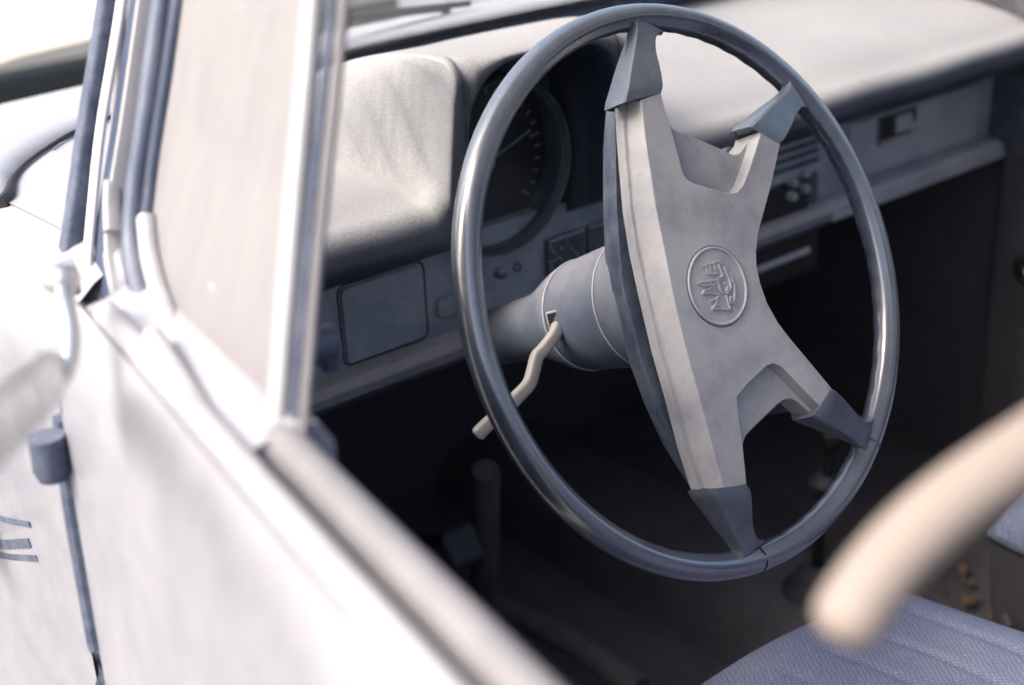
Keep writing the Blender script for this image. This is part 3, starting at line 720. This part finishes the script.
mb = MB(); mb.box((XC, -1.36, -.08), (1.16, .14, .46), Matrix.Rotation(math.radians(12), 3, 'X')); mb.build('backrest', M['seat'], rs, bevel=.05, seg=4)
for x in (-.385, .965):
    for y in (-1.1,):
        mb = MB(); mb.box((x, y, -.2), (.02, .62, .6)); mb.build('side_trim', M['reartrim'], car, bevel=.004)
mb = MB(); mb.box((XC, -.1, -.62), (1.34, 3.4, .03)); mb.build('underbody', M['void'], car)
# floor mat with a raised edge
mb = MB(); mb.box((.02, .30, -.559), (.22, .50, .010)); mb.build('floor_mat', M['carpet'], car, bevel=.004)
mb = MB(); e0 = on(470, 560, 2, -.50); pts = [on(486,470,0,.06), on(486,540,0,.08), on(490,600,0,.105), on(560,635,0,.118), on(640,690,0,.12)]
tube(mb, spline(pts, 5), .014, 16); mb.build('floor_edge_trim', M['carpet'], car)
# pedals
def pedal(px, py, y, w, h):
    p = on(px, py, 1, y); mb = MB(); R = Matrix.Rotation(math.radians(-35), 3, 'X')
    mb.box(p, (w, .016, h), R); o = mb.build('pedal', M['pedal'], car, bevel=.008, seg=4)
    mb = MB(); tube(mb, [p+V((0,.01,0)), p+V((0,.08,-.03)), p+V((0,.20,-.02))], .007, 8); mb.build('pedal_arm', M['black'], o)
pedal(461, 546, .33, .040, .040); pedal(560, 560, .50, .05, .05); 

# gear lever
gx, gy = .37, .167
mb = MB(); tube(mb, [V((gx, gy, -.505)), V((gx, gy-.004, -.40)), V((gx+.002, gy-.010, -.335)), V((gx+.002, gy-.010, -.325))], .0062, 14); gl_ = mb.build('gear_lever', M['black'], car)
mb = MB(); lathe(mb, (gx, gy-.006, -.369), (0,0,1), [(-.004,.014),(0,.0165),(.003,.0165),(.006,.012),(.012,.009)], 24); mb.build('collar', M['pedal'], gl_, smooth=40)
mb = MB(); lathe(mb, (gx, gy, -.504), (0,0,1), [(0,.036),(.008,.034),(.014,.026),(.020,.022),(.030,.018),(.034,.012)], 28); mb.build('gear_boot', M['pedal'], gl_, smooth=40)
mb = MB(); lathe(mb, (gx+.002, gy-.010, -.32), (0,-.1,1), [(-.012,.006),(-.004,.010),(.008,.013),(.016,.011),(.022,.0001)], 24); mb.build('gear_knob', M['black'], gl_, smooth=60)

# ================================================================== SEATS
def seat(x0, x1, label):
    cx = (x0+x1)/2; w = x1-x0; e = part_empty('seat', car, label)
    yf, yb = -.028, -.56; zt = -.285
    mb = MB(); nx, ny = 130, 60; rows = []
    def outl(i, j):
        u = -1+2*i/nx; v = -1+2*j/ny                     # v=1 front
        # rounded-square mapping keeps the plan corners round
        k = .42; uu = u*math.sqrt(1-k*v*v/2*abs(u)**2*.75); vv = v*math.sqrt(1-k*u*u/2*abs(v)**2*.75)
        return u, v, uu, vv
    def top(u, v, uu, vv):
        ed = max(abs(u), abs(v)); drop = .030*(1-math.sqrt(max(0, 1-max(0, (ed-.80)/.20)**2)))
        crown = .012*(1-u*u)*(1-.5*v*v)
        ps = (uu*w/2)/.046
        seam = -.0026*math.exp(-((ps-round(ps))*13)**2)*(1 if abs(u) < .8 and abs(v) < .80 else 0)
        wr = .0022*math.sin(u*7+v*5)*math.cos(v*6-u*2)
        front = .010*sst(.35, 1, v)
        return zt+crown-drop*1.0-front+seam+wr
    for j in range(ny+1):
        row = []
        for i in range(nx+1):
            u, v, uu, vv = outl(i, j)
            row.append(V((cx+uu*w/2, (yf+yb)/2+vv*(yf-yb)/2, top(u, v, uu, vv))))
        rows.append(row)
    loft(mb, rows, closed=False)
    per = [rows[0][i] for i in range(nx)]+[rows[j][nx] for j in range(ny)]+[rows[ny][i] for i in range(nx, 0, -1)]+[rows[j][0] for j in range(ny, 0, -1)]
    mb.build('cushion', M['seat'], e, smooth=80)
    pp = MB(); tube(pp, per, .0042, 8, closed=True); pp.build('piping', M['plate'], e, smooth=80)
    sd = MB(); c0 = V((cx, (yf+yb)/2, 0)); loft(sd, [per, [p.lerp(V((c0.x, c0.y, p.z)), .01)-V((0,0,.05)) for p in per], [p.lerp(V((c0.x, c0.y, p.z)), .05)-V((0,0,.13)) for p in per]])
    sd.build('seat_side', M['doortrim'], e, smooth=80)
    fr = MB(); fr.box((cx, (yf+yb)/2, -.49), (w*.8, .40, .14)); fr.build('seat_base', M['void'], e, bevel=.01)
    bk = MB(); rings = []
    for k in range(13):
        t = k/12; z = -.30+.46*t; y = -.56-.14*t; d = .05*(1-.3*t)*(math.sin(math.pi*min(1, .12+.9*t)) ** .3 if t < 1 else .3)
        ww = w/2*(1-.10*t**3)
        rings.append([V((cx+a, y+b, z)) for a, b in rrect(ww*2*.98, d*2, d*.9, 5)])
    loft(bk, rings, caps=True); bk.build('backrest', M['seat'], e, smooth=60)
    return e
seat(-.285, .200, 'driver seat in worn lavender blue fabric')
seat(.318, .79, 'passenger seat in lavender blue fabric')
mb = MB(); a = on(1003, 617, 0, .33); tube(mb, [on(1003,614,0,.325), on(1008,625,0,.325)], .004, 8); mb.build('seat_catch', M['chrome'], car)

# ================================================================== DRIVER DOOR, a little open
TH = math.radians(10.2); DD = V((math.sin(TH)*-1, -math.cos(TH), 0))*-1      # forwards along the door
DD = V((math.sin(TH), math.cos(TH), 0)); DIN = V((math.cos(TH), -math.sin(TH), 0)); DOUT = -DIN
B0 = V((-.426, -.165, .097)); TILT = math.radians(20)
DUP = (V((0,0,1))*math.cos(TILT)+DIN*math.sin(TILT))
DNR = DD.cross(DUP).normalized()                       # normal of the window plane
def DW(px, py, w=0): return onp(px, py, B0+DOUT*w, DNR)
door = part_empty('door', car, 'driver door with its window wound down')
def sdist(p): return (V(p)-B0).dot(DD)
s_front = sdist(onp(100, 640, B0+DOUT*.058, DIN)); s_rear = -.62
def stat(s, w, z): return B0+DD*s+DOUT*w+V((0, 0, z))
# cross-section of the belt and skin from the inner sill outwards (w out, z)
def dsec(s):
    return [stat(s, w, z) for w, z in ((.034,-.004),(.0385,.001),(.042,-.002),(.046,-.010),(.0505,-.022),(.054,-.045),(.0565,-.08),(.058,-.14),(.060,-.25),(.058,-.40),(.050,-.56),(.040,-.62))]
ss = [s_rear+(s_front-s_rear)*i/24 for i in range(25)]
mb = MB(); loft(mb, [dsec(s) for s in ss], closed=False)
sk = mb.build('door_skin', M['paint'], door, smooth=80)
# swage line pressed into the skin
# door front edge and shut face in grey blue
mb = MB(); jp = [stat(s_front, w, z) for w, z in ((.034,-.004),(.046,-.010),(.0505,-.022),(.054,-.045),(.0565,-.08),(.058,-.14),(.060,-.25),(.058,-.40),(.050,-.56),(.040,-.62))]
loft(mb, [jp, [p+DD*.004+DIN*.002 for p in jp], [p+DD*.006+DIN*.012 for p in jp], [p+DD*.004+DIN*.055 for p in jp]], closed=False); mb.build('door_edge', M['jamb'], door, smooth=60)
mb = MB(); s_ = s_front+.004; tube(mb, spline([stat(s_front+.011, .053, -.07), stat(s_front+.011, .055,-.09), stat(s_front+.011, .057,-.14), stat(s_front+.011, .058,-.25), stat(s_front+.011, .057,-.45)], 5), .0062, 10); mb.build('door_weatherstrip', M['rubber'], door)
# inner sill top, seal and inner face
s_v = sdist(DW(285, 475))                               # where the vent window post stands
def lofts(secf, s0, s1, n, nm, m, bevel=0, smooth=60, caps=True, label=None):
    mb = MB(); loft(mb, [[stat(s0+(s1-s0)*i/n, w, z) for w, z in secf] for i in range(n+1)], caps=caps); return mb.build(nm, m, door, smooth=smooth, bevel=bevel, label=label)
lofts([(-.004,-.006),(-.003,.001),(.001,.005),(.007,.006),(.0125,.004),(.0150,-.003),(.015,-.02),(-.004,-.02)], s_rear, s_v+.002, 12, 'inner_window_seal', M['sill'])
lofts([(.021,-.020),(.0215,.001),(.0245,.0055),(.029,.007),(.0335,.0055),(.0365,-.0005),(.0365,-.02)], s_rear, s_front-.03, 20, 'belt_moulding', M['whiteframe'])
lofts([(-.004,-.012),(-.010,-.030),(-.016,-.08),(-.016,-.5),(.02,-.55),(.03,-.5),(.016,-.012)], s_rear, s_front-.02, 4, 'door_trim', M['void'])
# door card painted ledge forward of the post
lofts([(-.016,-.006),(-.010,.004),(.000,.006),(.010,.004),(.024,-.001),(.036,-.004),(.036,-.03),(-.016,-.03)], s_v-.004, s_front-.004, 10, 'sill_ledge', M['paint'])
# vent window: post (white strip, dark channel, grey channel), frame, glass
def strip(pxs, wid, dep, nm, m, w=0, r=.003, up=None, sc_=None):
    pts = spline([DW(x, y, w) for x, y in pxs], 6) if len(pxs) > 2 else [DW(x, y, w) for x, y in pxs]
    mb = MB(); sweep(mb, pts, rrect(wid, dep, r, 3), up=up or DNR, scale=sc_); return mb.build(nm, m, door, smooth=50)
strip([(323,-120),(308,60),(292,240),(272,492)], .0110, .008, 'vent_post', M['whiteframe'], w=.004)
strip([(342,-120),(327,60),(309,240),(289,478)], .0055, .004, 'post_channel', M['rubber'], w=.000)
strip([(354,-120),(339,60),(320,240),(300,470)], .0045, .005, 'window_channel', M['sill'], w=.000)
# vent glass frame: lower curved white moulding
strip([(186,-60),(170,60),(156,150),(147,222)], .0042, .008, 'vent_frame', M['frame'], w=.004)
strip([(146,218),(151,260),(164,305),(186,355),(214,402)], .0105, .010, 'vent_moulding', M['whiteframe'], w=.006, r=.004)
strip([(222,410),(240,436),(262,466)], .0085, .009, 'vent_moulding', M['whiteframe'], w=.004, r=.0035)
gp_ = [(330,-120),(314,60),(300,240),(277,480),(262,470),(238,436),(214,405),(186,358),(164,308),(150,262),(146,222),(156,150),(170,60),(186,-60),(194,-120)]
mb = MB(); P = [DW(x, y, .002) for x, y in gp_]
loft(mb, [P, [p+DNR*.003 for p in P]], caps=True); mb.build('vent_glass', M['ventglass'], door, smooth=0)
# second ridge outside the vent: outer belt line rising to the hook
strip([(152,338),(162,352),(190,396),(240,470),(300,548)], .011, .010, 'belt_ridge', M['whiteframe'], w=.026, r=.004)
# A post of the door: rubber, white gutter, broad grey-blue frame with grooves
strip([(128,-130),(106,20),(88,130),(76,215),(68,262)], .0145, .012, 'gutter_rubber', M['rubber'], w=.014)
strip([(140,-130),(119,20),(101,130),(92,215),(87,272)], .0060, .006, 'gutter', M['gutter'], w=.014)
strip([(163,-130),(141,20),(124,130),(113,200),(108,250),(118,310),(140,360)], .0200, .012, 'front_frame', M['shadeframe'], w=.004, r=.005)
strip([(186,-130),(163,20),(148,130),(138,200),(136,250),(146,300),(168,350)], .0135, .016, 'front_frame', M['frame'], w=.004, r=.006)
strip([(173,-130),(152,20),(136,130),(125,200),(122,250),(132,305),(152,352)], .0030, .020, 'frame_bead', M['whiteframe'], w=.004, r=.0012)
mb = MB(); P = [DW(x, y, .010) for x, y in ((74,258),(112,248),(134,300),(112,330),(80,326))]; loft(mb, [P, [p-DOUT*.010 for p in P]], caps=True); mb.build('pillar_foot', M['paint'], door, bevel=.002)
strip([(113,182),(112,205),(113,232)], .0060, .010, 'frame_clip', M['whiteframe'], w=.012, r=.002)
# top rail and rear frame (outside the picture)
tf = DW(150,-130); 
def hh(s, z): return B0+DD*s+DUP*z
mb = MB(); a = DW(186,-130); zt_ = .40
sweep(mb, [DW(163,-130), hh(sdist(DW(163,-130))-.10, .385), hh(-.05, .40), hh(-.35, .40), hh(-.58, .36), hh(-.62, .20), hh(-.62, -.02)], rrect(.022, .02, .006), up=DNR); mb.build('window_frame', M['frame'], door, smooth=50)
mb = MB(); sweep(mb, [DW(326,-120), hh(sdist(DW(326,-120))-.02, .395)], rrect(.0105,.016,.003), up=DNR); mb.build('vent_post', M['whiteframe'], door)
# vent catch
mb = MB(); c = at(324, 346, .70); lathe(mb, c-DIN*.012, DIN, [(0,.008),(.006,.009),(.012,.0085),(.018,.006)], 20); sweep(mb, [c+DIN*.002+V((0,0,.010)), c+DIN*.004, c+DIN*.002-V((0,0,.014))], rrect(.008, .010, .003), up=DIN, scale=[.7, 1, .8]); mb.build('vent_catch', M['frame'], door, smooth=50)
# door inner handle etc. (outside the picture)
mb = MB(); sweep(mb, [stat(-.25,-.02,-.12), stat(-.25,-.055,-.14), stat(-.45,-.055,-.15), stat(-.45,-.02,-.14)], rrect(.02,.025,.006)); mb.build('armrest', M['doortrim'], door, smooth=50)
mb = MB(); sweep(mb, [stat(-.42,.058,-.10), stat(-.42,.085,-.10), stat(-.56,.085,-.10), stat(-.56,.058,-.10)], rrect(.012,.018,.004)); mb.build('handle', M['chrome'], door, smooth=50)
# mirror: ball joint, cranked stem and the edge-on head
MX = lambda x, y, w: onp(x, y, B0+DOUT*w, DIN)
mb = MB(); c = MX(61, 279, .052); lathe(mb, c, (0,0,1), [(-.0078*math.cos(k*math.pi/14), max(.0001, .0098*math.sin(k*math.pi/14))) for k in range(15)], 24, caps=False)
lathe(mb, MX(76, 276, .034), DOUT, [(0,.010),(.006,.010),(.010,.006)], 20)
pts = spline([c+V((0,0,-.003)), MX(66,305,.056), MX(71,335,.060), MX(69,362,.066), MX(57,382,.074), MX(40,398,.086)], 5)
sweep(mb, pts, circ(12, .0050, .0050), scale=[1-.1*i/len(pts)+.35*max(0, (i/len(pts)-.6)) for i in range(len(pts))]); mb.build('mirror_arm', M['chrome'], door, smooth=60)
# head: rounded shell seen along its edge
a = MX(60, 368, .070); b = MX(-60, 475, .150)
d = (b-a); up_ = V((0,0,1)); n_ = d.cross(V((0,0,1))).normalized()
mb = MB(); ring = rrect(.011, .027, .005, 4); n = 14
pts = [a.lerp(b, i/n) for i in range(n+1)]
sweep(mb, pts, ring, up=(0,0,1), scale=[(.35+.65*math.sin(min(1, (i+.6)/4)*math.pi/2))*1.0 for i in range(n+1)]); mb.build('mirror_head', M['chrome'], door, smooth=60)
mb = MB(); a2 = MX(52, 452, .066)
lathe(mb, MX(46, 436, .066), (0,0,-1), [(0,.010),(.020,.0105),(.026,.0085)], 20); mb.build('mirror_bracket', M['rubber'], door, smooth=50)

# ================================================================== LOOSE THINGS
# pale beige strap hanging from the door pillar, right in front of the lens
mb = MB()
cpts = [at(838,640,.372), at(858,602,.374), at(898,552,.378), at(948,506,.382), at(1000,468,.386), at(1060,428,.392), at(1200,330,.41), at(1400,190,.45)]
cpts += [V((-.315,-.70,.40)), V((-.275,-.795,.45))]
pts = spline(cpts, 5); n = len(pts)
scl = [min(1.0, .42+.58*math.sin(min(1, (i+.3)/3.2)*math.pi/2))*(1+.05*min(1, i/12)) for i in range(n)]
sweep(mb, pts, circ(20, .0096, .0086), up=(0,0,1), scale=scl)
o = mb.build('strap', M['beige'], None, smooth=80)
tag(o, 'pale beige padded strap hanging out of focus in front of the blue driver seat', 'strap')
# dry leaves on the floor between the seats
LV = [((963,571),.008,'small brown dry leaf on dark floor beside driver seat, nearest the strap'), ((967,582),.007,'crumpled brown leaf on dark floor, just in front of the orange one'),
      ((969,601),.0095,'orange dry leaf lying in the middle of the floor between the seats'), ((992,614),.007,'reddish dry leaf on the floor closest to the passenger seat'), ((941,591),.004,'tiny pale leaf scrap on floor at the driver seat edge')]
for k, ((px, py), r, lab) in enumerate(LV):
    p = on(px, py, 2, -.5645+.010); mb = MB(); a0 = random.random()*6; vs = [p]; m_ = 14
    for i in range(m_):
        t = 2*math.pi*i/m_; rr = r*(1-.25*abs(math.sin(2.5*t)))*(1.25 if i == 0 else 1)
        vs.append(p+V((rr*1.5*math.cos(t)*math.cos(a0)-rr*.8*math.sin(t)*math.sin(a0), rr*1.5*math.cos(t)*math.sin(a0)+rr*.8*math.sin(t)*math.cos(a0), .004*math.sin(3*t+k)+.003)))
    mb.add(vs, [(0, i+1, (i+1) % m_+1) for i in range(m_)])
    o = mb.build('leaf', M['leaf'], None, smooth=80); sl = o.modifiers.new('t', 'SOLIDIFY'); sl.thickness = .0006
    tag(o, lab, 'leaf', 'dry leaves on the cabin floor')

# cream car parked beyond the bonnet
def parked():
    e = empty('parked_car', (.70, 4.14, 0.02), 'cream car parked beyond the white bonnet at upper left, its front lid in bright light', 'car')
    e.rotation_euler = (0, 0, math.radians(-88))
    X = [-2.1,-2.0,-1.6,-1.0,-.4,.3,.9,1.4,1.9,2.05]
    def sec(x):
        zt = lerp([(-2.1,.62),(-1.9,.70),(-1.1,.80),(1.0,.83),(1.7,.79),(2.05,.755)], x); w = lerp([(-2.1,.62),(-1.8,.76),(1.7,.76),(2.05,.64)], x)
        return [V((x, y, z)) for y, z in ((-w+.05,.30),(-w,.36),(-w-.01,.55),(-w+.01,.75),(-w+.07,zt-.02),(-w+.2,zt),(0,zt+.02),(w-.2,zt),(w-.07,zt-.02),(w,.7),(w,.36),(w-.05,.30))]
    mb = MB(); loft(mb, [sec(x) for x in X], caps=True); mb.build('body', M['cream'], e, smooth=60, z=0)
    mb = MB(); mb.box((2.045, 0, .58), (.05, 1.24, .30)); mb.build('shaded_grille', M['shaded_grille'], e, bevel=.02, z=0)
    mb = MB(); mb.box((2.12, 0, .36), (.08, 1.3, .09)); mb.build('bumper', M['chrome'], e, bevel=.03, z=0)
    mb = MB(); loft(mb, [[V((x*k, y*k2, z)) for x, y in rrect(2.3, 1.36, .2)] for k, k2, z in ((1.0,1.0,.90),(.82,.9,1.28),(.72,.82,1.36),(.4,.5,1.385))], caps=True); mb.build('cabin', M['cream'], e, smooth=40, z=0)
    for s in (-1, 1):
        for xx in (-.5, .42):
            mb = MB(); mb.box((xx, s*.655, 1.08), (.78, .03, .26), Matrix.Rotation(s*math.radians(11), 3, 'X')); mb.build('window', M['black'], e, bevel=.01, z=0)
    for x in (-1.3, 1.3):
        for s in (-1, 1):
            w = part_empty('wheel', e); mb = MB(); lathe(mb, (x, s*.60, .30), (0,s,0), [(0,.2),(0,.28),(.02,.30),(.15,.30),(.17,.27),(.17,.2)], 40); mb.build('tyre', M['tyre'], w, z=0)
            mb = MB(); lathe(mb, (x, s*.60, .30), (0,s,0), [(.02,.2),(.175,.2),(.14,.16),(.17,.05),(.18,.0001)], 40); mb.build('rim', M['chrome'], w, z=0)
parked()

# ================================================================== LIGHT, SKY, CAMERA
EL, AZM = math.radians(46), math.radians(-72)            # azimuth from +Y (car forward), negative = to the left
sd_ = V((math.sin(AZM)*math.cos(EL), math.cos(AZM)*math.cos(EL), math.sin(EL)))
w = bpy.data.worlds.new('World'); sc.world = w; w.use_nodes = True; nt = w.node_tree
bg = nt.nodes['Background']; sky = nt.nodes.new('ShaderNodeTexSky'); sky.sky_type = 'NISHITA'; sky.sun_disc = False
sky.sun_elevation = EL; sky.sun_rotation = AZM % (2*math.pi); sky.air_density = 1.0; sky.dust_density = 8.0; sky.ozone_density = 1.0
nt.links.new(sky.outputs[0], bg.inputs[0]); bg.inputs[1].default_value = .15
sun = bpy.data.lights.new('sun', 'SUN'); sun.energy = 0.75; sun.angle = math.radians(24); sun.color = (1, .95, .93)
so = bpy.data.objects.new('sun', sun); COL.objects.link(so); so.rotation_euler = sd_.to_track_quat('Z', 'Y').to_euler(); so.location = (0, 0, 5)
cam = bpy.data.cameras.new('camera'); co = bpy.data.objects.new('camera', cam); COL.objects.link(co); sc.camera = co
cam.sensor_width = 36; cam.lens = FPX*36/1024; cam.clip_start = .02; cam.clip_end = 500
co.matrix_world = Matrix(((AX[0], AX[1], AX[2], CAM.x), (AY[0], AY[1], AY[2], CAM.y), (AZ[0], AZ[1], AZ[2], CAM.z+GZ), (0,0,0,1)))
cam.dof.use_dof = True; cam.dof.focus_distance = 1.0; cam.dof.aperture_fstop = 4.2
sc.view_settings.view_transform = 'Standard'; sc.view_settings.look = 'None'; sc.view_settings.exposure = 1.65; sc.view_settings.gamma = 1
sc.cycles.max_bounces = 8; sc.cycles.transparent_max_bounces = 12
